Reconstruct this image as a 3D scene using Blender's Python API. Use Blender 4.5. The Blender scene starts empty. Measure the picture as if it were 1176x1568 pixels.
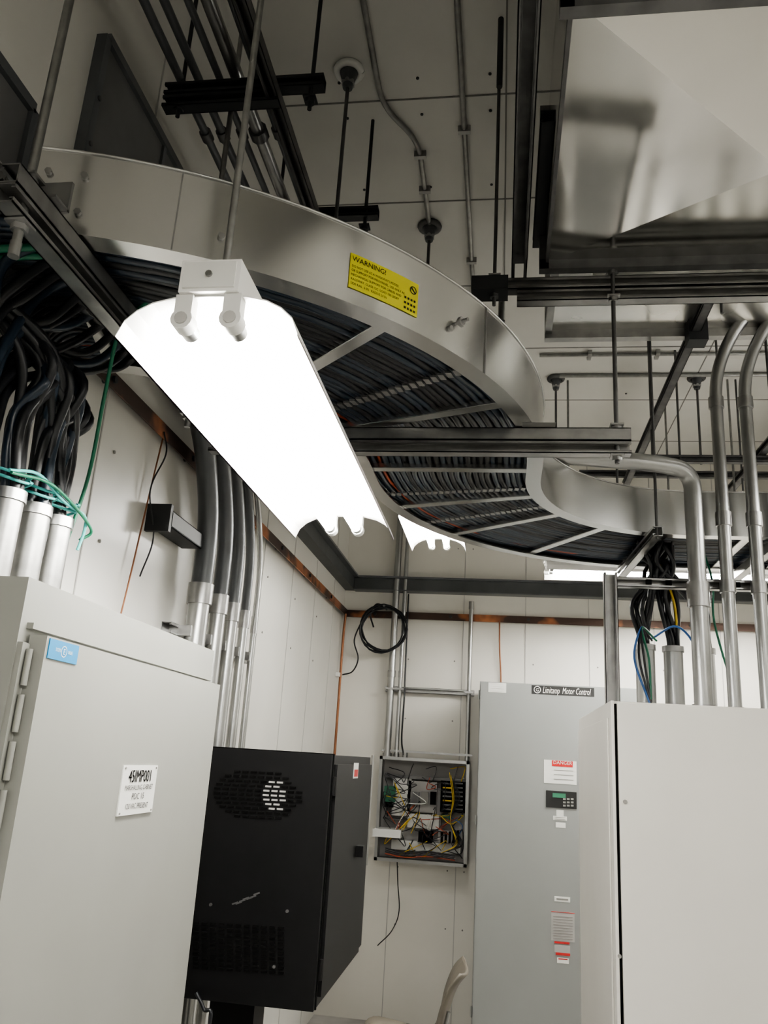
import bpy, math, random
from mathutils import Vector, Matrix
random.seed(7)
V=Vector
EYE=1.75
# ------------------------------------------------------------------ survey helpers
# Camera axes recovered from the vanishing points. Measurements were read at 1176 px
# width of the 1536x2048 frame (factor 1536/1176); sight lines are met with REAL room planes.
F_=1250.0
def ray(px,py):
    u=px-588.0; v=py-784.0
    return (.9892*u+.0175*v-.1455*F_, .1340*u+.2938*v+.9464*F_, .0593*u-.9557*v+.2882*F_)
def onY(px,py,Y):
    d=ray(px,py); t=Y/d[1]; return V((d[0]*t,Y,EYE+d[2]*t))
def onX(px,py,X):
    d=ray(px,py); t=X/d[0]; return V((X,d[1]*t,EYE+d[2]*t))

# ------------------------------------------------------------------ materials
def mat(name,col,rough=.5,metal=0.,var=.08,scale=6.,bump=0.,col2=None,emit=0.,stretch=None,rvar=0.,bscale=None,spec=None,ramp=(.35,.65)):
    m=bpy.data.materials.new(name); m.use_nodes=True
    nt=m.node_tree; b=nt.nodes['Principled BSDF']
    tc=nt.nodes.new('ShaderNodeTexCoord'); mp=nt.nodes.new('ShaderNodeMapping')
    nt.links.new(tc.outputs['Object'],mp.inputs['Vector'])
    if stretch: mp.inputs['Scale'].default_value=stretch
    n=nt.nodes.new('ShaderNodeTexNoise'); n.inputs['Scale'].default_value=scale; n.inputs['Detail'].default_value=3
    nt.links.new(mp.outputs['Vector'],n.inputs['Vector'])
    r=nt.nodes.new('ShaderNodeValToRGB')
    c2=col2 if col2 else tuple(max(0,c*(1-var*2.2)) for c in col)
    r.color_ramp.elements[0].position=ramp[0]; r.color_ramp.elements[1].position=ramp[1]
    r.color_ramp.elements[0].color=(*c2,1); r.color_ramp.elements[1].color=(*col,1)
    nt.links.new(n.outputs['Fac'],r.inputs['Fac'])
    nt.links.new(r.outputs['Color'],b.inputs['Base Color'])
    b.inputs['Metallic'].default_value=metal; b.inputs['Roughness'].default_value=rough
    if spec is not None: b.inputs['Specular IOR Level'].default_value=spec
    if rvar:
        mr=nt.nodes.new('ShaderNodeMapRange'); mr.inputs['From Min'].default_value=.2; mr.inputs['From Max'].default_value=.8
        mr.inputs['To Min'].default_value=max(.05,rough-rvar); mr.inputs['To Max'].default_value=min(1,rough+rvar)
        nt.links.new(n.outputs['Fac'],mr.inputs['Value']); nt.links.new(mr.outputs['Result'],b.inputs['Roughness'])
    if bump:
        n2=nt.nodes.new('ShaderNodeTexNoise'); n2.inputs['Scale'].default_value=bscale or scale*4; n2.inputs['Detail'].default_value=0
        nt.links.new(mp.outputs['Vector'],n2.inputs['Vector'])
        bp=nt.nodes.new('ShaderNodeBump'); bp.inputs['Strength'].default_value=bump; bp.inputs['Distance'].default_value=.02
        nt.links.new(n2.outputs['Fac'],bp.inputs['Height']); nt.links.new(bp.outputs['Normal'],b.inputs['Normal'])
    if emit:
        b.inputs['Emission Color'].default_value=(1,.975,.915,1); b.inputs['Emission Strength'].default_value=emit
    return m
M_WALL=mat('wall_panel_paint',(.66,.65,.61),.34,0,.03,2.,.0)
M_WBACK=mat('wall_back_paint',(.74,.72,.665),.36,0,.03,2.,.0)
M_CEIL=mat('ceiling_panel_paint',(.70,.69,.655),.5,0,.04,2.,.0)
M_FLOOR=mat('floor_concrete',(.46,.45,.43),.6,0,.15,3.,.3)
M_SEAM=mat('seam_dark',(.26,.255,.24),.7)
M_SEAML=mat('seam_light',(.50,.49,.47),.6)
M_LAB_LIT=mat('label_and_lit_slot_grey',(.42,.41,.40),.6)
M_ALU=mat('tray_aluminium',(.62,.62,.61),.24,1.,.03,3.,0,rvar=.05,stretch=(1,1,.4),ramp=(.2,.8))
M_GALV=mat('galvanised_strut',(.42,.42,.415),.36,.95,.12,14.,0,rvar=.06)
M_GALVD=mat('galvanised_strut_dull',(.16,.16,.16),.5,.7,.15,14.)
M_DARK=mat('dark_steel',(.03,.032,.035),.5,.3,.1)
M_BEAM=mat('beam_grey_steel',(.075,.08,.082),.5,.2,.1)
M_COND=mat('conduit_steel',(.43,.435,.43),.32,.95,.06,9.,0,rvar=.04)
M_ROD=mat('threaded_rod_zinc',(.34,.34,.33),.38,.9,.1,30.)
M_CONDD=mat('conduit_coated_grey',(.13,.137,.145),.36,.3,.1)
M_DUCT=mat('duct_sheet_metal',(.66,.655,.63),.14,1.,.05,2.6,.04,rvar=.06,bscale=2.2,ramp=(.2,.8))
M_DUCT2=mat('duct_sheet_metal_bright',(.74,.73,.70),.26,.95,.05,3.,.03,rvar=.06,bscale=3,ramp=(.2,.8))
M_BLK=mat('cable_black',(.008,.009,.012),.38)
M_BLK2=mat('cable_slate',(.018,.030,.048),.28)
M_ORG=mat('cable_orange',(.40,.07,.025),.45)
M_GRN=mat('cable_green',(.01,.15,.08),.45)
M_TEAL=mat('cable_tie_teal',(.10,.50,.48),.45)
M_BLU=mat('cable_blue',(.03,.12,.35),.4)
M_YEL=mat('wire_yellow',(.65,.45,.04),.45)
M_RED=mat('label_red',(.50,.02,.02),.45)
M_WHT=mat('plastic_white',(.78,.78,.75),.45,0,.02)
M_REFL=mat('fixture_white_enamel',(.90,.89,.87),.35,0,.01)
M_TUBE=mat('fluorescent_tube',(1,1,1),.3,emit=118.)
M_TUBE_FILL=mat('fill_tube_bare',(1,1,1),.3,emit=30.)  # glow of the added bare strips, fill for the ceiling
M_COP=mat('copper_busbar',(.42,.17,.08),.42,.7,col2=(.06,.038,.03),scale=4.,ramp=(.50,.62))
M_COPW=mat('copper_wire',(.28,.12,.06),.45,.5)
M_CABL=mat('cabinet_grey_paint',(.25,.252,.232),.42,0,.03,3.)
M_CABL2=mat('cabinet_grey_door',(.29,.292,.268),.40,0,.03,3.)
M_MOT=mat('motor_cabinet_paint',(.26,.268,.262),.42,0,.02,3.)
M_CABR=mat('cabinet_white_paint',(.71,.69,.645),.40,0,.02,3.)
M_RACK=mat('rack_black_paint',(.005,.005,.0055),.42,0,.1,20.,spec=.25)
M_BLACK=mat('black_void',(.002,.002,.002),.9,spec=.1)
M_YLAB=mat('label_yellow',(.78,.72,.05),.45,0,.02)
M_BLAB=mat('label_blue',(.02,.22,.45),.4,0,.02)
M_INK=mat('ink_black',(.006,.006,.006),.6)
M_CHAIR=mat('chair_shell_beige',(.19,.17,.14),.5)
M_PCB=mat('pcb_green',(.03,.16,.09),.5)
M_LOUV=mat('wall_panel_dark',(.13,.13,.13),.5)

# ------------------------------------------------------------------ mesh builder
class MB:
    def __init__(s,name): s.name=name; s.v=[]; s.f=[]; s.m=[]; s.s=[]; s.mats=[]
    def mi(s,m):
        if m not in s.mats: s.mats.append(m)
        return s.mats.index(m)
    def add(s,vs,fs,m,smooth=False):
        o=len(s.v); k=s.mi(m); s.v+= [tuple(p) for p in vs]
        for f in fs: s.f.append([i+o for i in f]); s.m.append(k); s.s.append(smooth)
    def obox(s,c,ex,ey,ez,m):
        c=V(c);ex=V(ex);ey=V(ey);ez=V(ez)
        if ex.cross(ey).dot(ez)<0: ex=-ex
        vs=[c+ex*a+ey*b+ez*d for d in(-1,1) for b in(-1,1) for a in(-1,1)]
        s.add(vs,[(0,2,3,1),(4,5,7,6),(0,1,5,4),(2,6,7,3),(0,4,6,2),(1,3,7,5)],m)
    def box(s,x0,x1,y0,y1,z0,z1,m):
        s.obox(((x0+x1)/2,(y0+y1)/2,(z0+z1)/2),(abs(x1-x0)/2,0,0),(0,abs(y1-y0)/2,0),(0,0,abs(z1-z0)/2),m)
    def tube(s,pts,r,m,n=10,caps=True,rf=None):
        pts=[V(p) for p in pts]; N=len(pts)
        T=[]
        for i in range(N):
            a=pts[max(i-1,0)]; b=pts[min(i+1,N-1)]; T.append((b-a).normalized())
        up=V((0,0,1)) if abs(T[0].z)<.9 else V((1,0,0))
        x=T[0].cross(up).normalized(); vs=[]
        for i in range(N):
            x=(x-T[i]*x.dot(T[i])).normalized(); y=T[i].cross(x)
            rr=rf[i] if rf else r
            for k in range(n):
                a=2*math.pi*k/n; vs.append(pts[i]+x*math.cos(a)*rr+y*math.sin(a)*rr)
        fs=[(i*n+k,i*n+(k+1)%n,(i+1)*n+(k+1)%n,(i+1)*n+k) for i in range(N-1) for k in range(n)]
        s.add(vs,fs,m,True)
        if caps:
            s.add(vs[:n],[tuple(range(n))[::-1]],m); s.add(vs[-n:],[tuple(range(n))],m)
    def cyl(s,p0,p1,r,m,n=14): s.tube([p0,p1],r,m,n)
    def strut(s,p0,p1,open_,m,w=.041,h=.041,t=.003,lip=.009):
        p0=V(p0);p1=V(p1);d=(p1-p0).normalized();o=V(open_).normalized();o=(o-d*o.dot(d)).normalized();q=d.cross(o)
        c=(p0+p1)/2;L=d*((p1-p0).length/2)
        s.obox(c-o*(h/2-t/2),L,q*(w/2),o*(t/2),m)
        for e in(-1,1):
            s.obox(c+q*e*(w/2-t/2),L,q*(t/2),o*(h/2),m)
            s.obox(c+q*e*(w/2-lip/2)+o*(h/2-t/2),L,q*(lip/2),o*(t/2),m)
            s.obox(c+q*e*(w/2-lip)+o*(h/2-lip/2),L,q*(t/2),o*(lip/2),m)
    def text(s,st,size,fn,m,align='LEFT'):
        cu=bpy.data.curves.new('t','FONT'); cu.body=st; cu.size=size; cu.align_x=align; cu.resolution_u=2
        ob=bpy.data.objects.new('t',cu); bpy.context.scene.collection.objects.link(ob)
        bpy.context.view_layer.update()
        me=bpy.data.meshes.new_from_object(ob.evaluated_get(bpy.context.evaluated_depsgraph_get()))
        s.add([fn(v.co.x,v.co.y) for v in me.vertices],[tuple(p.vertices) for p in me.polygons],m)
        bpy.data.objects.remove(ob); bpy.data.curves.remove(cu); bpy.data.meshes.remove(me)
    def sweep(s,path,prof,m,smooth=True):
        n=len(prof)
        N=len(path)
        # each facet strip gets its own verts so creases stay crisp
        for k in range(n):
            a0,b0=prof[k]; a1,b1=prof[(k+1)%n]; vs=[]
            for p,nn in path:
                vs.append(V(p)+V(nn)*a0+V((0,0,b0))); vs.append(V(p)+V(nn)*a1+V((0,0,b1)))
            s.add(vs,[(2*i,2*i+1,2*i+3,2*i+2) for i in range(N-1)],m,smooth)
        for e in (0,-1):
            p,nn=path[e]; vs=[V(p)+V(nn)*a+V((0,0,b)) for a,b in prof]
            s.add(vs,[tuple(range(n)) if e else tuple(range(n))[::-1]],m)
    def done(s,bevel=0.):
        me=bpy.data.meshes.new(s.name); me.from_pydata(s.v,[],s.f)
        for m in s.mats: me.materials.append(m)
        me.polygons.foreach_set('material_index',s.m); me.polygons.foreach_set('use_smooth',s.s); me.update()
        ob=bpy.data.objects.new(s.name,me); bpy.context.scene.collection.objects.link(ob)
        if bevel:
            b=ob.modifiers.new('bevel','BEVEL'); b.width=bevel; b.segments=2; b.limit_method='ANGLE'; b.angle_limit=math.radians(50)
        return ob
def fillet(pts,r,n=8):
    pts=[V(p) for p in pts]; out=[pts[0]]
    for i in range(1,len(pts)-1):
        a,b,c=pts[i-1],pts[i],pts[i+1]; u=(a-b); w=(c-b)
        rr=min(r,u.length*.49,w.length*.49); p=b+u.normalized()*rr; q=b+w.normalized()*rr
        for k in range(n+1):
            t=k/n; out.append(p*(1-t)**2+b*2*t*(1-t)+q*t*t)
    out.append(pts[-1]); return out
def cat(pts,n=8):
    pts=[V(p) for p in pts]; P=[pts[0]*2-pts[1]]+pts+[pts[-1]*2-pts[-2]]; out=[]
    for i in range(1,len(P)-2):
        for k in range(n):
            t=k/n; a,b,c,d=P[i-1],P[i],P[i+1],P[i+2]
            out.append(.5*((2*b)+(c-a)*t+(2*a-5*b+4*c-d)*t*t+(3*b-a-3*c+d)*t**3))
    out.append(pts[-1]); return out
def J(a): return random.uniform(-a,a)

# ------------------------------------------------------------------ room
XL,XR,YB,YF,H=-1.26,2.3,6.4,-3.2,4.2
def screws(mb,fn,us,vs,m=M_SEAM,r=.006):
    for u in us:
        for v in vs:
            p,n=fn(u,v); mb.cyl(p,p+n*.004,r,m,8)
w=MB('wall_left'); w.box(XL-.12,XL,YF,YB+.12,0,H,M_WALL)
for y in [1.0,2.24,3.48,4.1,4.72,5.34,5.96]:
    w.box(XL,XL+.003,y-.003,y+.003,.0,H,M_SEAML)
screws(w,lambda u,v:(V((XL,u,v)),V((1,0,0))),[1.1,2.34,3.58,4.2,4.82,5.44],[.8,1.7,2.35,2.65,3.4])
w.done()
w=MB('wall_back'); w.box(XL-.12,XR+.12,YB,YB+.12,0,H,M_WBACK)
for x in [-.78,-.30,.18,.66,1.14,1.62]:
    w.box(x-.003,x+.003,YB-.003,YB,0,H,M_SEAML)
screws(w,lambda u,v:(V((u,YB,v)),V((0,-1,0))),[-.72,-.24,-.36,.24,.72,1.2],[.62,1.0,2.05,2.5,3.4])
w.done()
w=MB('wall_right'); w.box(XR,XR+.12,YF,YB+.12,0,H,M_WALL)
for y in [0,1.2,2.4,3.6,4.8]: w.box(XR-.003,XR,y-.004,y+.004,0,H,M_SEAML)
w.done()
w=MB('wall_front'); w.box(XL-.12,XR+.12,YF-.12,YF,0,H,M_WALL); w.done()
w=MB('floor'); w.box(XL-.12,XR+.12,YF-.12,YB+.12,-.12,0,M_FLOOR); w.done()
w=MB('ceiling'); w.box(XL-.12,XR+.12,YF-.12,YB+.12,H,H+.12,M_CEIL)
for y in [1.2,1.9,2.54,3.15,3.85,4.55,5.3,6.05]: w.box(XL,XR,y-.003,y+.003,H-.003,H,M_SEAM)
for x in [-.02,1.2]: w.box(x-.003,x+.003,YF,YB,H-.003,H,M_SEAM)
screws(w,lambda u,v:(V((u,v,H)),V((0,0,-1))),[-.9,-.65,-.35,-.08,.25,.8],[1.8,2.44,2.62,3.05,3.75,4.45,5.2],M_DARK,.006)
w.done()
w=MB('trim_1')   # grey steel channel high on back wall
w.box(XL+.085,XR,YB-.08,YB,3.03,3.12,M_BEAM); w.box(XL+.085,XR,YB-.11,YB,3.12,3.135,M_CONDD); w.box(XL+.085,XR,YB-.095,YB,3.022,3.03,M_CONDD); w.done()
w=MB('trim_2'); w.box(XL,XL+.08,2.3,YB,3.03,3.12,M_BEAM); w.box(XL,XL+.12,2.3,YB,3.12,3.135,M_CONDD); w.done()
for nm,(a,b,z0,z1) in {'wall_access_panel':(1.84,2.75,3.0,3.82),'wall_access_panel.001':(.6,1.585,2.95,3.31)}.items():
    w=MB(nm); w.box(XL,XL+.02,a,b,z0,z1,M_LOUV)
    w.box(XL,XL+.035,a-.02,a+.01,z0,z1,M_CONDD); w.box(XL,XL+.035,a,b,z1-.01,z1+.02,M_CONDD)
    w.box(XL,XL+.035,b-.01,b+.02,z0,z1,M_CONDD); w.box(XL+.02,XL+.03,(a+b)/2-.01,(a+b)/2+.01,z0,z1,M_CONDD)
    for k in range(4): w.cyl((XL+.03,a,z0+.1+k*.2*(z1-z0)),(XL+.04,a,z0+.1+k*.2*(z1-z0)),.008,M_GALVD,8)
    w.done()
# copper ground bus
w=MB('copper_ground_bus')
w.box(XL+.03,XL+.037,1.2,YB-.03,2.81,2.865,M_COP); w.box(XL+.03,XR-.3,YB-.037,YB-.03,2.81,2.865,M_COP)
for y in [1.5,2.2,2.9,3.6,4.3,5.0,5.7]: w.cyl((XL,y,2.84),(XL+.045,y,2.84),.012,M_DARK)
for x in [-1.0,-.4,.2,.8,1.4]: w.cyl((x,YB,2.84),(x,YB-.045,2.84),.012,M_DARK)
w.tube(cat([(XL+.04,YB-.12,2.82),(XL+.03,YB-.10,2.6),(XL+.03,YB-.10,2.0),(XL+.03,YB-.10,1.0),(XL+.03,YB-.1,.1)]),.010,M_COPW,8)
w.tube(cat([(-.02,YB-.04,2.82),(-.015,YB-.03,2.6),(0,YB-.02,2.3),(0,YB-.02,1.5)]),.006,M_COPW,8)
w.tube(cat([(XL+.03,2.62,2.82),(XL+.02,2.60,2.6),(XL+.02,2.55,2.3),(XL+.02,2.5,2.0),(XL+.02,2.48,1.6)]),.003,M_COPW,8)
w.tube(cat([(XL+.04,2.6,2.83),(XL+.05,2.62,2.75),(XL+.03,2.58,2.6),(XL+.03,2.66,2.45),(XL+.02,2.62,2.3)]),.003,M_BLK,8)
w.done()

# ------------------------------------------------------------------ cable tray
C1=V((-1.28,2.70,0)); R1=1.08; C2=V((.83,2.85,0)); R2=1.03; TZ=2.75; HW=.33
def traypath(s,a0=-78.5,xe=1.95,extra=0):
    """s = lateral offset, + is the right-hand side of travel; returns list of (pos,normal)"""
    out=[]
    for k in range(41):
        a=math.radians(a0+(0-a0)*k/40); n=V((math.cos(a),math.sin(a),0)); out.append((C1+n*(R1+s),n))
    for k in range(41):
        a=math.radians(180-90*k/40); n=V((math.cos(a),math.sin(a),0)); out.append((C2+n*(R2-s),-n))
    for x in [1.2,1.5,xe]: out.append((V((x,C2.y+R2-s,0)),V((0,-1,0))))
    return out
t=MB('cable_tray')
RH=.20
def cprof(sg): # C rail, flanges toward tray centre
    f=.055
    return [(0*sg,0),(-f*sg,0),(-f*sg,.005),(-.006*sg,.005),(-.006*sg,RH-.005),(-f*.6*sg,RH-.005),(-f*.6*sg,RH),(0,RH)]
for sg in (1,-1):
    pth=[(V((p.x,p.y,TZ)),n) for p,n in traypath(sg*HW)]
    pr=cprof(sg)
    if sg>0: pr=pr[::-1]
    t.sweep(pth,pr,M_ALU,True)
    t.tube([V((p.x,p.y,TZ+RH))+n*.002*sg for p,n in traypath(sg*HW)],.003,M_ALU,8)
def rung_at(a,b,wd=.018,m=M_ALU,z=TZ+.0105):
    d=(b-a); L=d.length; d.normalize(); q=V((-d.y,d.x,0)); c=(a+b)/2
    t.obox((c.x,c.y,z),d*(L/2),q*wd,V((0,0,.004)),m)
    for e in(-1,1): t.obox(V((c.x,c.y,z+.006))+q*e*wd,d*(L/2),q*.002,V((0,0,.008)),m)
def radial(C,R,adeg):
    a=math.radians(adeg); n=V((math.cos(a),math.sin(a),0)); return C+n*(R-HW+.01),C+n*(R+HW-.01)
for a in [-76,-61,-44,-21]: rung_at(*radial(C1,R1,a))
rung_at(V((-.52,2.775,0)),V((.12,2.775,0)))
for a in [163,143,122,100]: rung_at(*radial(C2,R2,a))
for x in [1.05,1.3,1.55,1.8]: rung_at(V((x,3.56,0)),V((x,4.20,0)))
# cable-tie rows
for C,R,angs in ((C1,R1,(-31,)),(C2,R2,(170,152))):
    for ad in angs:
        a,b=radial(C,R,ad); d=(b-a).normalized(); q=V((-d.y,d.x,0)); L=(b-a).length
        for i in range(26):
            c=a+d*(L*(i+.5)/26); t.obox((c.x,c.y,TZ+.012),(d+q*.6)*.007,(q-d*.3)*.015,V((0,0,.003)),M_GALV)
def onrail(ad,z,off=0,R=None):
    a=math.radians(ad); n=V((math.cos(a),math.sin(a),0)); return C1+n*((R or R1+HW)+off)+V((0,0,z)),n
for ad in (-77,-74,-36.5,-62):
    for z in ((TZ+.05,TZ+.14) if ad<-70 else (TZ+.06,)):
        p,n=onrail(ad,z); t.cyl(p-n*.002,p+n*.008,.008,M_GALV,6)
for ad in (-66,-30):   # joint line
    p,n=onrail(ad,TZ+RH/2,.001); q=V((-n.y,n.x,0)); t.obox(p,n*.002,q*.0015,V((0,0,RH/2)),M_GALV)
p,n=onrail(-35.5,TZ+.085); t.cyl(p,p+n*.04,.005,M_GALV,8); t.cyl(p+n*.012,p+n*.022,.013,M_GALV,6)
# yellow warning label wrapped on rail
lw=.205; lh=.092; R0=R1+HW+.002; ac=math.radians(-45.5); zc=TZ+.084
def lab(x,y,o=0):
    a=ac+x/R0; n=V((math.cos(a),math.sin(a),0)); return C1+n*(R0+o)+V((0,0,zc+y))
vs=[];N=12
for i in range(N+1):
    x=-lw/2+lw*i/N; vs+=[lab(x,-lh/2),lab(x,lh/2)]
t.add(vs,[(2*i,2*i+2,2*i+3,2*i+1) for i in range(N)],M_YLAB)
t.text('WARNING!',.019,lambda x,y:lab(x-.098,y+.026,.001),M_INK)
for i,l in enumerate(['DO NOT USE AS A WALKWAY LADDER','OR SUPPORT FOR PERSONNEL. USE ONLY AS','MECHANICAL SUPPORT FOR CABLES AND','RACEWAY. CLASS 12C  LOAD 100 LBS/FT','SIDE RAIL  6 IN   RADIUS 24 IN']):
    t.text(l,.0085,lambda x,y,i=i:lab(x*.9-.098,y+.010-.0115*i,.001),M_INK)
vs=[lab(.085+.011*math.cos(k*math.pi/8)*r,.022+.011*math.sin(k*math.pi/8)*r,.001) for r in (1,.75) for k in range(16)]
t.add(vs,[(k,(k+1)%16,16+(k+1)%16,16+k) for k in range(16)],M_INK)
vs=[lab(.077,.027,.001),lab(.080,.030,.001),lab(.093,.017,.001),lab(.090,.014,.001)]; t.add(vs,[(0,1,2,3)],M_INK)
for y0 in (-.010,-.024,-.038):
    for k in range(4):
        x0=.058+k*.010
        vs=[lab(x0,y0,.001),lab(x0+.006,y0,.001),lab(x0+.006,y0+.006,.001),lab(x0,y0+.006,.001)]; t.add(vs,[(0,1,2,3)],M_INK)
t.done()

# cables lying in the tray
c=MB('power_cable_bundle')
NC=27
for i in range(NC):
    s=-HW+.035+(2*HW-.07)*i/(NC-1); m=M_BLK2 if random.random()<.7 else M_BLK
    if i in (2,): m=M_ORG
    pth=traypath(s,-84); wob=[J(.003) for _ in range(100)]
    c.tube([V((p.x+n.x*wob[k//3],p.y+n.y*wob[k//3],TZ+.036+wob[k//4])) for k,(p,n) in enumerate(pth)],.0115 if m!=M_ORG else .006,m,8)
    s2=min(s+.011,HW-.03)
    c.tube([V((p.x,p.y,TZ+.056)) for p,n in traypath(s2,-84)],.0115,M_BLK,6)  # upper layer added over the gaps to block light
for i in range(24):
    k=i%3; base=V((-1.08,(1.58,1.69,1.79)[k],2.25)); s=-.26+.52*i/23
    a=math.radians(-84); n=V((math.cos(a),math.sin(a),0)); e=C1+n*(R1+s)+V((0,0,TZ+.035))
    bx=base+V((J(.02),J(.02),0)); 
    sag=J(.05)
    pts=[bx-V((0,0,.1)),bx,bx+V((J(.02),J(.02)-.01,.18)),V((bx.x+.02+J(.03),(bx.y*.55+e.y*.45)+J(.03),2.58+sag)),V((e.x-.02,e.y,2.70+sag*.4)),e+V((.03,0,.0)),e+V((.16,.01,.004))]
    c.tube(cat(pts),.0115,M_BLK if i%4 else M_BLK2,8)
for i in range(12):   # cables sweeping in from risers further left
    y=1.42+.045*i; zb=2.03+J(.01); yb=1.31+.016*i
    c.tube(cat([(-1.10+J(.03),yb,zb),(-1.10+J(.03),yb+.02,2.35),(-1.10+J(.03),yb+.09,2.56+J(.05)),(-1.07,y-.03,2.70+J(.02)),(-.98,y,2.785),(-.8,y+.01,2.79)]),.0115,M_BLK if i%3 else M_BLK2,8)
for dy in (0,.03):
    c.tube(cat([(-1.22,1.25+dy,2.66),(-1.15,1.32+dy,2.70),(-1.02,1.40+dy,2.76),(-.9,1.45+dy,2.79)]),.009,M_GRN,8)
c.tube(cat([(-1.08,1.84,2.2),(-1.06,1.86,2.4),(-1.02,1.80,2.6),(-.95,1.7,2.74),(-.85,1.65,2.79)]),.005,M_GRN,8)
c.done()
w=MB('cable_tie_lashing')   # teal ties around conduit bushings
for y in (1.58,1.69,1.79):
    for z in (2.285,2.30):
        w.tube([V((-1.08+.042*math.cos(a*.5236),y+.042*math.sin(a*.5236),z+.006*math.sin(a*1.0))) for a in range(13)],.0035,M_TEAL,6,False)
w.tube(cat([(-1.035,1.50,2.285),(-1.03,1.6,2.31),(-1.03,1.72,2.285),(-1.03,1.82,2.28),(-1.04,1.85,2.25),(-1.05,1.85,2.20)]),.004,M_TEAL,6)
w.tube(cat([(-1.03,1.50,2.28),(-1.02,1.65,2.30),(-1.03,1.86,2.26),(-1.06,1.87,2.23)]),.004,M_GRN,6)
w.done()
def conduit_stub(name,x,y,z0,z1,r,m=M_COND):
    b=MB(name); b.cyl((x,y,z0),(x,y,z1),r,m,20); b.cyl((x,y,z1-.02),(x,y,z1+.005),r*1.13,M_GALV,20)
    b.cyl((x,y,z0),(x,y,z0+.02),r*1.25,M_GALV,8); b.cyl((x,y,z1),(x,y,z1+.008),r*.85,M_BLACK,16); b.done()
for i,y in enumerate((1.58,1.69,1.79)):
    conduit_stub('cable_riser_conduit' if i==0 else 'cable_riser_conduit.%03d'%i,-1.08,y,2.011,2.26,.034,M_ROD)

# ------------------------------------------------------------------ tray supports
def rod(mb,x,y,z0,z1,r=.0065,m=M_GALVD): 
    mb.cyl((x,y,z0),(x,y,z1),r,m,8)
def nut(mb,x,y,z,m=M_GALV): mb.cyl((x,y,z-.006),(x,y,z+.006),.016,m,6); mb.box(x-.02,x+.02,y-.02,y+.02,z+.006,z+.011,m)
w=MB('tray_trapeze_hanger')
for dz in (.0215,.0635): w.strut((-.95,2.38,TZ-dz),(.375,2.38,TZ-dz),(0,-1 if dz>.03 else 1,0) ,M_GALV,.041,.041)
for x in (-.60,.335):
    rod(w,x,2.38,TZ-.11,(H if x<0 else 3.36),.007); nut(w,x,2.38,TZ+.004); nut(w,x,2.38,TZ-.095)
w.obox((.10,2.352,TZ-.001),(.05,0,0),(0,.03,0),(0,0,.0005),M_GALV)
w.done()
w=MB('tray_trapeze_hanger.001')
for dz in (.0245,.0665): w.strut((-.90,1.13,TZ-dz),(-.90,2.12,TZ-dz),(1 if dz>.03 else -1,0,0),M_GALV)
for y in (1.19,2.06): rod(w,-.90,y,TZ-.13,H,.009,M_ROD); nut(w,-.90,y,TZ+.003); nut(w,-.90,y,TZ-.100)
w.obox((-.90,1.272,TZ+.03),(.035,0,0),(0,.004,0),(0,0,.035),M_GALV); w.obox((-.90,1.25,TZ-.001),(.035,0,0),(0,.025,0),(0,0,.003),M_GALV)
w.cyl((-.90,1.19,TZ-.16),(-.90,1.19,TZ-.13),.011,M_ROD,10)
w.strut((-1.25,1.145,TZ-.01),(-.93,1.145,TZ-.01),(0,-1,0),M_GALV)
w.done()
w=MB('tray_trapeze_hanger.002')
w.strut((1.15,3.45,TZ-.03),(1.15,4.30,TZ-.03),(1,0,0),M_GALV)
for y in (3.48,4.27): rod(w,1.15,y,TZ-.06,H)
w.done()
w=MB('tray_trapeze_hanger.003')
w.strut((.64,3.42,TZ-.021),(.60,4.30,TZ-.021),(-1,0,0),M_GALV)
for x,y in ((.64,3.44),(.60,4.28)): rod(w,x,y,TZ-.05,H)
w.done()

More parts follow.
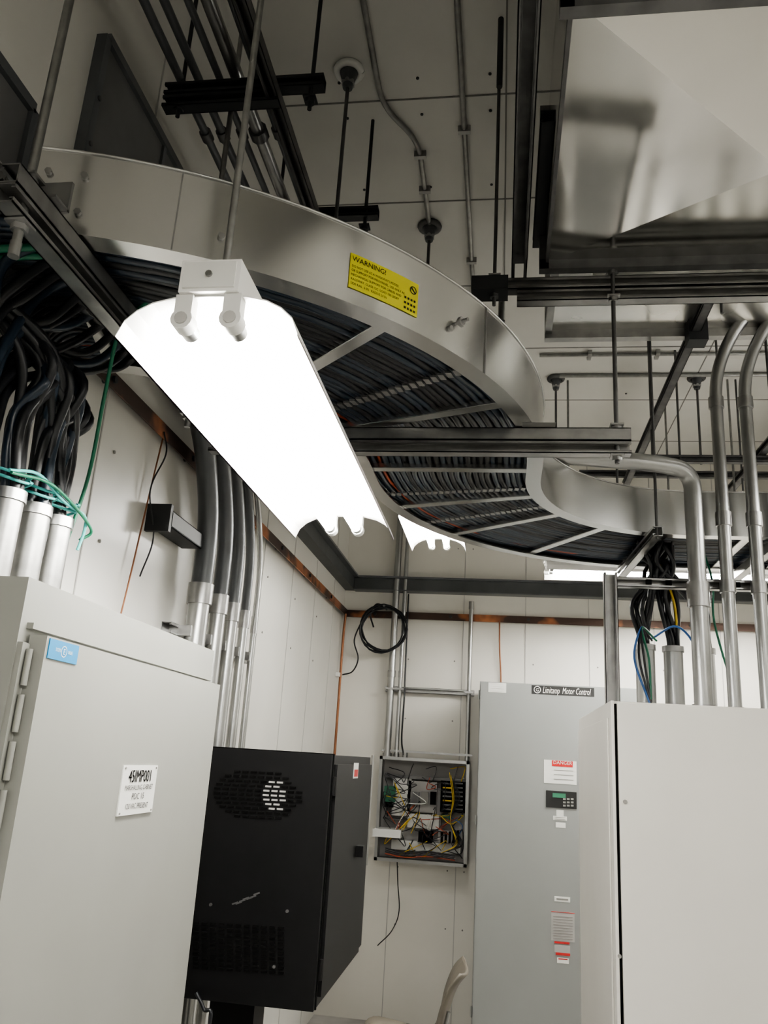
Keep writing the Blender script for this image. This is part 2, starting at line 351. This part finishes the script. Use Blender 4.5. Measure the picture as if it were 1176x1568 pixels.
# ------------------------------------------------------------------ fluorescent fixtures
def fixture(name,cx,cy,z,L,axis='Y',rods=(),hood=True,HWD=.150,tube=M_TUBE):
    b=MB(name)
    ax=V((0,1,0)) if axis=='Y' else V((1,0,0)); cr=V((1,0,0)) if axis=='Y' else V((0,1,0)); c0=V((cx,cy,z)); up=V((0,0,1))
    k_=HWD/.150
    prof=[(-.150,-.004),(-.150,.0),(-.139,.028),(-.120,.047),(-.095,.061),(-.06,.070),(0,.072),(.06,.070),(.095,.061),(.120,.047),(.139,.028),(.150,.0),(.150,-.004)]
    prof=[(a*k_,h) for a,h in prof]
    th=.0025
    if hood:
        vs=[]
        for e in (-L/2,L/2):
            for a,h in prof: vs.append(c0+ax*e+cr*a+up*h)
            for a,h in prof: vs.append(c0+ax*e+cr*a+up*(h+th))
        n=len(prof); fs=[]
        for k in range(n-1):
            fs+= [(k,k+1,2*n+k+1,2*n+k),(n+k,3*n+k,3*n+k+1,n+k+1),(k,n+k,n+k+1,k+1),(2*n+k,2*n+k+1,3*n+k+1,3*n+k)]
        fs+=[(0,2*n,3*n,n),(n-1,2*n-1,4*n-1,3*n-1)]
        b.add(vs,fs,M_REFL,False)
    # ballast channel
    b.obox(c0+up*.105,ax*(L/2+.012),cr*.052,up*.030,M_REFL)
    for e in (-1,1):
        b.obox(c0+up*.105+ax*e*(L/2+.014),ax*.002,cr*.045,up*.024,M_WHT)
        b.cyl(c0+up*.105+ax*e*(L/2+.012),c0+up*.105+ax*e*(L/2+.020),.006,M_GALV,8)
    for e in (-1,1):
        for sx in (-1,1):
            p=c0+ax*e*(L/2-.006)+cr*sx*.042
            b.obox(p+up*.056,ax*.012,cr*.015,up*.018,M_WHT)
            b.cyl(p+up*.028-ax*.014,p+up*.028+ax*.014,.019,M_WHT,14)
            b.cyl(p+up*.028+ax*e*.014,p+up*.028+ax*e*.017,.011,M_SEAML,12)
    for sx in (-1,1):
        p=c0+cr*sx*.042+up*.026
        b.cyl(p-ax*(L/2-.022),p+ax*(L/2-.022),.0145,tube,12)
        for e in(-1,1): b.cyl(p+ax*e*(L/2-.022),p+ax*e*(L/2-.045),.0152,M_COND,12)
    for e,zt in rods:
        p=c0+ax*e; b.cyl(p+up*.13,V((p.x,p.y,zt)),.007,M_ROD,8); b.cyl(p+up*.135,p+up*.147,.014,M_GALV,6)
        b.obox(p+up*.136,ax*.03,cr*.03,up*.002,M_GALV)
    return b.done()
fixture('fluorescent_light_fixture',-.494,1.79,2.40,1.28,rods=((-.59,H),(.59,2.663)),HWD=.157)
fixture('fluorescent_light_fixture.001',-.355,4.08,2.87,.68,rods=((0,H),(.3,H)))
fixture('fluorescent_light_fixture.002',.90,5.0,2.89,1.28,'X',rods=((-.5,H),(.5,H)))
fixture('fluorescent_light_fixture.003',2.2-.62+.0,5.35,2.95,1.22,'X',rods=((-.5,H),(.5,H)))
# room lighting behind / beside the viewpoint; bare strips are fill added for uplight
fixture('fluorescent_light_fixture.004',.10,-.75,2.60,1.28,rods=((-.5,H),(.5,H)))
fixture('fluorescent_light_fixture.005',1.75,.6,3.00,1.28,rods=((-.5,H),(.5,H)))  # unseen fixture added to light the tray rail
fixture('bare_strip_fill',1.98,2.9,3.05,1.28,rods=((-.5,H),(.5,H)),hood=False,tube=M_TUBE_FILL)
fixture('bare_strip_fill.001',1.98,4.4,3.05,1.28,rods=((-.5,H),(.5,H)),hood=False,tube=M_TUBE_FILL)
fixture('bare_strip_fill.002',.95,-1.0,3.05,1.28,rods=((-.5,H),(.5,H)),hood=False,tube=M_TUBE_FILL)

# ------------------------------------------------------------------ duct
w=MB('air_duct')
dx0,dx1,dy0,dy1,dz=.13,1.42,1.40,2.37,3.34
P=[V((dx0,dy0,dz)),V((dx1,dy0,dz)),V((dx1,dy1,dz)),V((dx0,dy1,dz))]; A=V((.70,1.90,dz-.055))
w.add(P+[A],[(1,0,4),(2,1,4),(3,2,4),(0,3,4)],M_DUCT)
T=[p+V((0,0,.62)) for p in P]; w.add(P+T,[(0,1,5,4),(1,2,6,5),(2,3,7,6),(3,0,4,7),(4,5,6,7)],M_DUCT)
for y in (dy0,dy1): # flanges
    w.box(dx0-.03,dx1+.03,y-.016,y+.016,dz-.035,dz+.0,M_GALVD); w.box(dx0-.03,dx0-.0,y-.016,y+.016,dz-.035,dz+.62,M_GALVD)
w.box(dx0-.01,dx0+.0,dy0,dy1,dz-.012,dz+.02,M_GALVD)
# plenum behind and before
w.box(.20,1.5,2.62,3.40,3.66,H-.02,M_DUCT2); w.box(.17,1.53,3.38,3.42,3.62,H-.02,M_GALV); w.box(.17,.20,2.6,3.4,3.64,3.68,M_GALV)
w.box(.30,1.4,2.38,2.63,3.45,4.0,M_DUCT)
w.box(.20,1.35,.0,1.38,3.50,4.1,M_DUCT)
w.done()
w=MB('duct_support_frame')
w.strut((-.10,2.40,3.27),(1.7,2.40,3.27),(0,-1,0),M_GALV); w.strut((.03,2.40,3.225),(1.7,2.40,3.225),(0,-1,0),M_GALV)
w.strut((.035,.5,3.33),(.035,2.40,3.33),(0,0,-1),M_GALVD,.05,.06)
w.strut((.10,1.85,3.45),(.10,2.42,3.45),(-1,0,0),M_DARK)
rod(w,-.045,2.40,3.2,H,.006); nut(w,-.045,2.40,3.235); nut(w,-.045,2.40,3.30)
rod(w,.035,1.2,3.3,H); nut(w,.335,2.38,3.20); nut(w,.335,2.38,3.30)
w.cyl((-.02,2.5,3.2),(-.02,2.5,3.35),.012,M_COND); 
w.box(-.12,-.0,2.36,2.44,3.24,3.29,M_DARK)
w.tube([(-.04,2.2,3.9),(-.04,2.2,4.19)],.010,M_DARK,8)
w.done()

# ------------------------------------------------------------------ ceiling struts / conduits
w=MB('ceiling_strut_rack')
w.strut((-1.10,2.0,3.76),(-.58,2.0,3.76),(0,-1,0),M_DARK); w.strut((-1.10,2.0,3.71),(-.72,2.0,3.71),(0,-1,0),M_DARK)
w.strut((-.95,2.64,3.76),(-.50,2.64,3.76),(0,-1,0),M_DARK)
for x,y in ((-1.05,2.0),(-.62,2.0),(-.90,2.64),(-.55,2.64)): rod(w,x,y,3.66,H,.007,M_DARK); nut(w,x,y,3.69,M_DARK)
for x,r in ((-.80,.014),(-.87,.022),(-.93,.012),(-1.0,.014),(-1.06,.014)):
    w.tube([(x,.3,3.81),(x,6.35,3.81)],r,M_CONDD if r<.02 else M_GALV,10)
    for y in (2.25,4.0): w.cyl((x,y-.02,3.81),(x,y+.02,3.81),r*1.5,M_GALVD,10)
w.strut((-.74,.3,3.72),(-.74,6.3,3.72),(0,0,-1),M_GALVD)
w.done()
w=MB('ceiling_strut_rack.001')
w.strut((.81,2.7,3.62),(.81,5.4,3.62),(-1,0,0),M_GALVD); w.strut((.5,5.36,3.68),(XR,5.36,3.68),(0,-1,0),M_GALVD)
w.strut((1.45,3.0,3.55),(1.45,5.6,3.55),(-1,0,0),M_GALVD); w.strut((.6,4.6,3.5),(XR,4.6,3.5),(0,-1,0),M_GALVD)
for x,y in ((.81,2.9),(.81,4.4),(1.45,3.6),(1.45,5.0),(1.0,4.6)): rod(w,x,y,3.45,H)
w.box(.78,.86,3.30,3.38,3.56,3.66,M_DARK)
w.done()
def cond(name,pts,r,m=M_COND,fr=.12,coup=(),n=16):
    b=MB(name); P=fillet(pts,fr,12); b.tube(P,r,m,n)
    for p,q in coup: b.cyl(p,q,r*1.22,M_GALV,14)
    b.done()
ZC=H-.015
w=MB('ceiling_conduit_run')
w.tube([(-.185,.5,ZC),(-.185,YB-.02,ZC)],.011,M_ROD,8)
w.tube(fillet([(-.50,1.2,ZC),(-.50,2.55,ZC),(-.375,2.75,ZC),(-.375,3.30,ZC)],.10),.011,M_ROD,8)
w.tube([(.2,4.62,ZC),(XR-.02,4.62,ZC)],.011,M_ROD,8); w.tube([(.34,4.9,ZC),(XR-.02,4.9,ZC)],.013,M_ROD,8)
for x,y in ((-.185,1.8),(-.185,2.7),(-.185,3.6),(-.50,1.8),(-.375,3.05),(-.375,2.83)): w.box(x-.025,x+.025,y-.010,y+.010,H-.03,H-.001,M_GALV)
for x in (.5,.9,1.3): w.box(x-.012,x+.012,4.58,4.66,H-.03,H-.001,M_GALV)
w.done()
def boot(name,x,y,down):
    b=MB(name)
    b.tube([V((x+.045*math.cos(k*math.pi/8),y+.045*math.sin(k*math.pi/8),H-.012)) for k in range(17)],.014,M_WHT if not down else M_GALVD,8,False)
    b.tube([(x,y,H),(x,y,H-.02),(x,y,H-.05),(x,y,H-.09)],.03,M_CONDD,14,rf=[.036,.034,.026,.018])
    b.cyl((x,y,H-.075),(x,y,H-.060),.026,M_GALV,6)
    if down: b.cyl((x,y,H),(x,y,down),.0075,M_GALVD,8)
    b.done()
boot('ceiling_rod_boot',-.60,2.38,0); boot('ceiling_rod_boot.001',-.375,3.32,3.08); boot('ceiling_rod_boot.002',.32,4.95,3.6); boot('ceiling_rod_boot.003',1.2,4.95,3.6)

# ------------------------------------------------------------------ left wall conduit risers
def riser(name,y,r,z1,dark=True,x=-1.17):
    b=MB(name)
    b.cyl((x,y,.0),(x,y,2.30),r,M_COND,18)
    b.cyl((x,y,2.28),(x,y,2.36),r*1.2,M_GALV,18)
    P=fillet([(x,y,2.34),(x,y,2.62),(x+.02,y-.22,2.92),(x+.04,y-.6,3.05)],.22)
    b.tube(P,r*.98,M_CONDD if dark else M_COND,18)
    b.box(XL,x,y-r-.01,y+r+.01,2.15,2.19,M_GALV); b.done()
riser('wall_conduit_riser',3.02,.042,2.4); riser('wall_conduit_riser.001',3.24,.034,2.4); riser('wall_conduit_riser.002',3.42,.030,2.4)
riser('wall_conduit_riser.003',3.60,.022,2.4); riser('wall_conduit_riser.004',3.76,.014,2.4,False)
w=MB('wall_strut_bracket')
w.strut((XL+.05,2.66,2.52),(XL+.05,2.97,2.52),(1,0,0),M_DARK,.06,.08); w.box(XL,XL+.09,2.64,2.66,2.47,2.57,M_DARK)
w.box(XL+.088,XL+.092,2.66,2.97,2.495,2.545,M_DARK)
w.strut((XL+.02,2.9,2.17),(XL+.02,3.9,2.17),(1,0,0),M_GALV)
w.done()

# ------------------------------------------------------------------ left marshalling cabinet
b=MB('electrical_cabinet')
x0,x1,y0,y1,zt=-1.25,-.80,1.27,2.225,2.01
b.box(x0,x1,y0,y1,0,zt,M_CABL)
dX=-.762
b.box(x1+.006,dX,1.295,2.198,.12,1.915,M_CABL2)
b.box(x1,x1+.006,1.31,2.18,.14,1.90,M_BLACK)
b.box(x1,x1+.010,1.272,1.294,.14,1.90,M_CABL)
for k in range(9): # hinge knuckles
    z=1.86-k*.075; b.cyl((x1+.016,1.286,z-.030),(x1+.016,1.286,z+.030),.0055,M_CABL2,10)
b.box(x1,x1+.012,1.29,2.2,1.925,1.935,M_CABL)
# name plate
pa=onX(188,1172,dX); pb=onX(240,1172,dX); pc=onX(186,1249,dX)
ly0,ly1=pa.y,pb.y; lz1=(pa.z+pb.z)/2; lz0=pc.z
b.box(dX,dX+.003,ly0,ly1,lz0,lz1,M_WHT)
cyy=(ly0+ly1)/2; hh=lz1-lz0; ww=ly1-ly0
for st,fz,sz,wd in (('45IMP001',.66,.36,.80),('MARSHALLING CABINET',.50,.15,.84),('PDC 15',.31,.18,.40),('120 VAC PRESENT',.12,.16,.74)):
    k=wd*ww/(sz*hh*.60*len(st))
    for oo in (0,.0012) if st[0]=='4' else (0,):
        b.text(st,sz*hh,lambda x,y,fz=fz,k=k,oo=oo:V((dX+.004,cyy+x*k+oo,lz0+fz*hh+y)),M_INK,'CENTER')
for fy,fz in ((.05,.95),(.95,.95),(.05,.05),(.95,.05)):
    b.cyl((dX,ly0+ww*fy,lz0+hh*fz),(dX+.005,ly0+ww*fy,lz0+hh*fz),.002,M_SEAM,8)
pa=onX(76,977,dX); pb=onX(120,990,dX); pc=onX(74,1008,dX)
b.box(dX,dX+.002,pa.y,pb.y,pc.z,pa.z,M_BLAB)
cy_,cz_=(pa.y+pb.y)/2,(pc.z+pa.z)/2; ss=pa.z-pc.z
vs=[V((dX+.0025,cy_+ss*.30*r*math.cos(k*math.pi/8),cz_+ss*.30*r*math.sin(k*math.pi/8))) for r in(1,.85) for k in range(16)]
b.add(vs,[(k,(k+1)%16,16+(k+1)%16,16+k) for k in range(16)],M_WHT)
b.text('E',ss*.42,lambda x,y:V((dX+.003,cy_+x,cz_-ss*.15+y)),M_WHT,'CENTER')
b.text('SYSTEMS',ss*.26,lambda x,y:V((dX+.003,cy_-ss*.62+x*.5,cz_-ss*.07+y)),M_WHT,'CENTER')
b.text('ONLINE',ss*.26,lambda x,y:V((dX+.003,cy_+ss*.62+x*.5,cz_-ss*.07+y)),M_WHT,'CENTER')
b.done(.004)

# ------------------------------------------------------------------ black wall rack
b=MB('network_rack_cabinet')
bx0,bx1,by0,by1,bz0,bz1=-1.10,-.555,2.80,3.66,.99,1.75
b.box(bx0,bx1,by0,by1,bz0,bz1,M_RACK)
b.box(bx0,bx1+.004,by0+.02,by0+.03,bz0+.0,bz1+.004,M_BLACK)
b.box(bx1,bx1+.012,by0+.05,by1-.02,bz0+.03,bz1-.03,M_RACK)
b.box(bx1+.010,bx1+.04,by0+.55,by0+.60,1.38,1.42,M_RACK)
def slot(px,py,wp,m,hz=.0034):
    p=onY(px,py,by0-.002); b.obox(p,(wp,0,0),(0,.003,0),(0,0,hz),m)
for row in range(11):
    y=1183+row*6.8; half=64*math.sqrt(max(0,1-((row-5)/5.8)**2))
    x=392-half
    while x<392+half:
        lit=(402<x<430) and 1<row<9; slot(x+4,y+(x-392)*.05,.0105 if not lit else .010,M_LAB_LIT if lit else M_BLACK,.0034 if not lit else .0028); x+=12.5  # grey slots: light seen through the vent, painted in
for row in range(10):
    for k in range(11): slot(300+k*13,1413+row*7.6+k*.8,.0095,M_BLACK)
for px,py in ((323,1385),(440,1395),(420,1480)): 
    p=onY(px,py,by0); b.cyl(p,p+V((0,-.006,0)),.005,M_GALVD,8)
for k in range(7):
    p=onY(360+k*5.5,1385-k*2.4+random.randint(-2,2),by0-.001); b.obox(p,(.010,0,.004),(0,.0006,0),(-.001,0,.0022),M_GALVD)
p=onX(545,1180,bx1+.013); b.box(bx1+.012,bx1+.014,p.y-.05,p.y+.05,p.z-.028,p.z+.028,M_WHT); b.box(bx1+.014,bx1+.015,p.y-.04,p.y+.04,p.z-.022,p.z+.004,M_RED)
for z in (1.65,1.1): b.cyl((bx1+.006,by0+.035,z-.03),(bx1+.006,by0+.035,z+.03),.008,M_RACK,8)
# stand
b.box(-.98,-.82,3.1,3.24,0.0,bz0,M_RACK); b.box(-1.06,-.7,2.95,3.4,0,.02,M_RACK)
b.done(.006)
w=MB('loose_cable'); w.tube(cat([onY(300,1520,2.77),onY(312,1545,2.77),onY(318,1580,2.77),(-1.0,2.80,.4),(-1.0,2.82,.01)]),.006,M_BLK,8); w.done()

# ------------------------------------------------------------------ back wall control panel
b=MB('control_panel_box')
ex0,ex1,ez0,ez1=-.87,-.215,1.055,1.765; ey=6.19
b.box(ex0,ex1,YB-.006,YB-.001,ez0,ez1,M_LAB_LIT)
for a,c_ in ((ex0,ex0+.01),(ex1-.01,ex1)): b.box(a,c_,ey,YB-.001,ez0,ez1,M_GALV)
for a,c_ in ((ez0,ez0+.01),(ez1-.01,ez1)): b.box(ex0,ex1,ey,YB-.001,a,c_,M_GALV)
for a,c_ in ((ex0,ex0+.022),(ex1-.022,ex1)): b.box(a,c_,ey-.003,ey,ez0,ez1,M_COND)
for a,c_ in ((ez0,ez0+.022),(ez1-.022,ez1)): b.box(ex0,ex1,ey-.003,ey,a,c_,M_COND)
b.obox((ex0-.03,ey-.16,(ez0+ez1)/2),(.004,.001,0),(-.03,.16,0),(0,0,(ez1-ez0)/2),M_COND)
def item(px0,py0,px1,py1,d,m,Y=6.33):
    a=onY(px0,py0,Y); c_=onY(px1,py1,Y); b.box(a.x,c_.x,Y-d,Y+.05,min(a.z,c_.z),max(a.z,c_.z),m)
item(603,1190,628,1250,.02,M_WHT); item(626,1195,668,1245,.02,M_LAB_LIT)
item(590,1203,606,1228,.05,M_PCB); item(590,1230,603,1236,.05,M_BLACK); item(676,1247,690,1256,.05,M_PCB)
item(630,1212,642,1232,.06,M_GALVD); item(646,1212,656,1232,.06,M_SEAM); item(660,1212,668,1232,.06,M_BLACK)
item(676,1195,712,1245,.05,M_BLACK)
for k in range(7): item(679,1198+k*6.5,692,1201+k*6.5,.07,M_YEL if k%3==1 else M_GALVD)
for k in range(7): item(697,1198+k*6.5,709,1201+k*6.5,.07,M_GALVD)
item(625,1245,672,1270,.02,M_WHT); item(672,1270,708,1292,.06,M_LAB_LIT); item(642,1272,662,1290,.06,M_BLACK)
for k in range(5): item(676+k*6,1272,679+k*6,1290,.075,M_BLACK)
item(590,1190,712,1193,.03,M_GALVD); item(590,1252,625,1256,.03,M_GALVD); item(600,1285,705,1308,.015,M_WHT)
item(576,1266,617,1281,.16,M_WHT,6.32)
random.seed(5)
cols=[M_BLK]*14+[M_YEL]*3+[M_ORG]*2+[M_WHT]*2+[M_BLU,M_BLU,M_RED]
for k in range(46):
    m=random.choice(cols); x=random.uniform(ex0+.05,ex1-.05); z=random.uniform(ez0+.05,ez1-.05)
    pts=[V((min(max(x+J(.12),ex0+.04),ex1-.04),6.25+J(.03),min(max(z+J(.10),ez0+.04),ez1-.04))) for _ in range(4)]
    b.tube(cat(pts,5),.0032,m,5)
for k in range(6): b.tube(cat([(-.36+k*.012,6.24,1.68-k*.02),(-.33+k*.01,6.22,1.5),(-.34,6.23,1.35),(-.30+k*.01,6.24,1.2),(-.4,6.24,1.13)],6),.0032,M_YEL if k<2 else M_BLK,6)
for k in range(4): b.tube(cat([(-.80,6.24,1.10+k*.012),(-.65,6.23,1.085+k*.01),(-.5,6.24,1.10+k*.012),(-.3,6.24,1.09+k*.01)],6),.004,M_ORG if k<1 else M_BLK,6)
b.tube(cat([onY(608,1314,6.3),onY(609,1350,6.33),onY(611,1395,6.36),onY(600,1425,6.34),onY(578,1448,6.3)]),.004,M_BLK,6)
b.done()
w=MB('back_wall_conduit_run')
for x,r,zt in ((-.835,.026,H),(-.765,.016,H)): 
    w.cyl((x,6.33,1.765),(x,6.33,zt),r,M_COND,14); w.cyl((x,6.33,1.765),(x,6.33,1.79),r*1.3,M_GALV,8); w.cyl((x,6.33,2.35),(x,6.33,2.40),r*1.2,M_GALV,14)
w.cyl((-.24,6.34,1.765),(-.24,6.34,2.95),.016,M_COND,12); w.cyl((-.24,6.34,2.9),(-.24,6.34,2.96),.02,M_GALV,12)
w.cyl((-.70,6.33,1.765),(-.70,6.33,1.80),.02,M_GALV,10)
w.strut((-.88,6.37,2.262),(-.20,6.37,2.262),(0,-1,0),M_GALV)
for x in (-.835,-.765,-.24): w.box(x-.035,x+.035,6.30,6.315,2.255,2.27,M_GALV)
w.box(-.88,-.20,6.315,6.34,1.80,1.815,M_GALV)
w.tube(cat([(-.735,6.32,3.0),(-.73,6.31,2.6),(-.725,6.3,2.2),(-.73,6.31,1.9),(-.71,6.32,1.78)]),.007,M_BLK,6)
w.done()
w=MB('coiled_black_cable')
cx_,cz_=-.915,2.71
pts=[]
for k in range(24*5+1):
    a=k*2*math.pi/24; q=.175+.012*math.sin(a*.37+1)+.006*math.sin(k*.9); pts.append(V((cx_+q*math.cos(a),6.265+.010*math.sin(a*.23),cz_+q*math.sin(a))))
w.tube(pts,.007,M_BLK,6)
w.tube(cat([(-1.08,6.27,2.78),(-1.14,6.3,2.62),(-1.10,6.3,2.48),(-1.14,6.32,2.38),(-1.22,6.33,2.35)]),.006,M_BLK,6)
w.tube(cat([(-.99,6.27,2.72),(-1.02,6.27,2.82),(-.98,6.27,2.90),(-.92,6.27,2.89)]),.007,M_BLK,6)
w.cyl((cx_,YB-.001,cz_+.18),(cx_,6.25,cz_+.18),.010,M_GALV); w.box(XL+.001,XL+.03,6.25,6.31,2.33,2.36,M_WHT); w.done()

# ------------------------------------------------------------------ motor control cabinet
b=MB('motor_control_cabinet')
my=5.70
b.box(-.143,.98,my,6.35,0,2.29,M_MOT)
b.box(-.136,.90,my-.02,my,.12,2.28,M_MOT)
def plate(px0,py0,px1,py1,m,o=.0,Y=my-.02):
    a=onY(px0,py0,Y); c_=onY(px1,py1,Y); b.box(min(a.x,c_.x),max(a.x,c_.x),Y-.002-o,Y-o,min(a.z,c_.z),max(a.z,c_.z),m); return a,c_
a,c_=plate(814,1049,910,1067,M_INK)
zc_=(a.z+c_.z)/2
b.text('Limitamp  Motor Control',.060,lambda x,y:V((a.x+.072+x*.50+y*.15,my-.024,zc_-.020+y)),M_WHT)
vs=[V((a.x+.038+.024*r*math.cos(k*math.pi/8),my-.024,zc_+.024*r*math.sin(k*math.pi/8))) for r in(1,.8) for k in range(16)]
b.add(vs,[(k,(k+1)%16,16+(k+1)%16,16+k) for k in range(16)],M_WHT)
b.text('G',.03,lambda x,y:V((a.x+.038+x,my-.024,zc_-.011+y)),M_WHT,'CENTER')
plate(748,1045,775,1061,M_WHT)
for k in range(4): plate(751,1047+k*3.6,772,1048+k*3.6,M_LAB_LIT,.002)
plate(833,1163,883,1202,M_WHT); q=plate(845,1164,877,1175,M_RED,.002); b.text('DANGER',.030,lambda x,y:V((q[0].x+.008+x,my-.026,q[1].z+.014+y)),M_WHT)
for k in range(3): plate(848,1179+k*7,878,1180.5+k*7,M_INK,.002)
plate(836,1210,883,1239,M_INK,.004); plate(846,1214,866,1222,M_PCB,.010); 
for k in range(3):
    for j in range(3): plate(862+k*6,1222+j*5,866+k*6,1225+j*5,M_CABL,.010)
plate(852,1240,863,1250,M_WHT); plate(847,1249,868,1257,M_WHT); plate(851,1259,866,1268,M_WHT)
for k in range(2): plate(849,1251+k*3,866,1252+k*3,M_INK,.002)
plate(849,1372,873,1382,M_WHT); plate(852,1375,870,1379,M_SEAM,.002)
plate(844,1395,880,1443,M_LAB_LIT); plate(844,1395,880,1399,M_RED,.002)
for k in range(9): plate(847,1403+k*4.2,877,1404.5+k*4.2,M_SEAM,.002)
plate(849,1441,872,1446,M_RED,.002); plate(849,1446,873,1460,M_LAB_LIT); plate(851,1458,873,1464,M_RED,.002)
plate(853,1466,871,1476,M_WHT); plate(855,1467,869,1470,M_RED,.002)
for z in (.3,1.4,2.2): b.cyl((-.146,my-.005,z-.03),(-.146,my-.005,z+.03),.006,M_COND,8)
b.done(.003)

# ------------------------------------------------------------------ right white cabinet
b=MB('white_equipment_cabinet')
b.box(.372,1.42,2.96,4.12,0,1.985,M_CABR)
b.box(.384,.392,2.938,2.96,.1,1.975,M_BLACK)
b.box(.372,.383,2.935,2.96,0,1.985,M_CABR)
b.box(.392,1.40,2.925,2.96,.1,1.978,M_CABR)
b.cyl((.41,2.925,1.66),(.41,2.92,1.66),.007,M_SEAM,10); b.cyl((.383,2.95,1.2),(.383,2.928,1.2),.006,M_SEAM,8)
b.box(.366,.372,3.0,4.08,.08,1.93,M_CABR)
b.box(.55,1.30,3.1,3.95,1.985,1.989,M_CABR)
b.done(.003)

# conduits and strut on top of it
w=MB('conduit_support_strut')
w.strut((.445,3.455,1.99),(.445,3.455,2.55),(0,-1,0),M_GALV,.055,.041); w.strut((.47,3.47,2.515),(XR,3.47,2.515),(0,-1,0),M_GALV)
for x in (.6,.68,.95,1.08,1.2): w.box(x-.012,x+.012,3.444,3.45,2.505,2.525,M_BLACK)
w.done()
ctop=1.99
cond('ceiling_conduit_bend',[(.775,3.36,ctop),(.775,3.36,2.98),(.60,3.30,2.99),(.15,3.24,3.0),(-.1,3.2,3.0)],.036,fr=.26,coup=(((.775,3.36,2.40),(.775,3.36,2.50)),((.775,3.36,ctop),(.775,3.36,ctop+.03))))
def highcond(name,x,y,r=.026):
    cond(name,[(x,y,ctop),(x,y,3.50),(x+.20,y-.10,3.80),(x+1.2,y-.12,3.9)],r,fr=.28,coup=(((x,y,2.47),(x,y,2.52)),((x,y,2.75),(x,y,2.81)),((x,y,ctop),(x,y,ctop+.03)),((x,y,3.28),(x,y,3.33))))
highcond('ceiling_conduit_bend.001',.90,3.40); highcond('ceiling_conduit_bend.002',1.02,3.40); highcond('ceiling_conduit_bend.003',1.16,3.42,.022)
for i,(x,y) in enumerate(((.635,3.80),(.76,3.82),(.90,3.84))):
    conduit_stub('cable_riser_conduit.%03d'%(i+3),x,y,ctop,2.30,.042)
c=MB('cable_drop_bundle')
random.seed(3)
for i in range(26):
    k=i%3; bx=(.635,.76,.90)[k]+J(.022); by=(3.80,3.82,3.84)[k]+J(.02)
    c.tube(cat([(bx,by,2.24),(bx,by,2.34),(bx+J(.04)-(.02*k),by+J(.03),2.5),(.72+J(.06),3.82+J(.08),2.66),(.70+J(.09),3.84+J(.1),2.78),(.80+J(.1),3.86+J(.1),2.80)],6),.010 if i!=4 else .006,M_BLK if i!=4 else M_YEL,7)
for i in range(4):
    c.tube(cat([(.62+.02*i,3.76,2.32),(.60,3.66,2.36),(.56+.02*i,3.62,2.22),(.62,3.6,2.02+.01*i)],6),.005,[M_BLU,M_BLK,M_BLK,M_GRN][i],6)
c.tube(cat([(.66,3.76,2.33),(.75,3.66,2.37),(.82,3.62,2.25),(.80,3.62,2.05)],6),.005,M_BLU,6)
c.tube(cat([(.90,3.82,2.8),(.93,3.76,2.6),(.92,3.72,2.4),(.98,3.70,2.1)],6),.005,M_GRN,6)
c.done()

# ------------------------------------------------------------------ chair
b=MB('stacking_chair')
dzc=-.045
pr=cat([V((x-.03,z+dzc,0)) for x,z in [(-.60,.475),(-.57,.515),(-.45,.505),(-.32,.49),(-.25,.51),(-.215,.58),(-.19,.70),(-.155,.79),(-.11,.845)]],5)
N=len(pr); W=9; vs=[]
for side in (0,1):
    for i,p in enumerate(pr):
        tt=(pr[min(i+1,N-1)]-pr[max(i-1,0)]).normalized(); nn=V((tt.y,-tt.x,0))
        for k in range(W):
            f=(k/(W-1)*2-1); end=min(i,N-1-i)/6.0; nar=1-.14*max(0,1-end)**2
            bow=.035*f*f
            q=p-nn*bow+nn*(.014 if side else 0)
            vs.append(V((q.x,4.42+f*.215*nar,q.y)))
def idx(s,i,k): return s*N*W+i*W+k
fs=[]
for i in range(N-1):
    for k in range(W-1):
        fs.append((idx(0,i,k),idx(0,i,k+1),idx(0,i+1,k+1),idx(0,i+1,k))); fs.append((idx(1,i,k),idx(1,i+1,k),idx(1,i+1,k+1),idx(1,i,k+1)))
for i in range(N-1):
    fs.append((idx(0,i,0),idx(0,i+1,0),idx(1,i+1,0),idx(1,i,0))); fs.append((idx(0,i,W-1),idx(1,i,W-1),idx(1,i+1,W-1),idx(0,i+1,W-1)))
for k in range(W-1):
    fs.append((idx(0,0,k),idx(1,0,k),idx(1,0,k+1),idx(0,0,k+1))); fs.append((idx(0,N-1,k),idx(0,N-1,k+1),idx(1,N-1,k+1),idx(1,N-1,k)))
b.add(vs,fs,M_CHAIR,True)
for y in (4.24,4.60):
    b.tube(fillet([(-.65,y,.0),(-.57,y,.425),(-.30,y,.415),(-.19,y,.0)],.05),.011,M_COND,10)
    b.tube(cat([(-.32,y,.42),(-.25,y,.45),(-.235,y,.55),(-.21,y,.66)],6),.010,M_COND,10)
for x in (-.5,-.34): b.cyl((x,4.24,.42),(x,4.60,.42),.009,M_COND,8)
b.done()

# ------------------------------------------------------------------ camera / world
cam=bpy.data.cameras.new('camera'); co=bpy.data.objects.new('camera',cam); bpy.context.scene.collection.objects.link(co)
R=V((.9892,.1340,.0593)).normalized(); Fw=V((-.1455,.9464,.2882)).normalized(); U=R.cross(Fw).normalized(); R=Fw.cross(U).normalized()
co.matrix_world=Matrix(((R.x,U.x,-Fw.x,0),(R.y,U.y,-Fw.y,0),(R.z,U.z,-Fw.z,EYE),(0,0,0,1)))
cam.sensor_fit='VERTICAL'; cam.sensor_height=36; cam.lens=36*1250/1568; cam.clip_start=.05
bpy.context.scene.camera=co
wd=bpy.data.worlds.new('world'); bpy.context.scene.world=wd; wd.use_nodes=True
wd.node_tree.nodes['Background'].inputs[0].default_value=(.02,.02,.02,1)
try: bpy.context.scene.view_settings.look='AgX - Medium High Contrast'
except Exception as e: print('look',e)
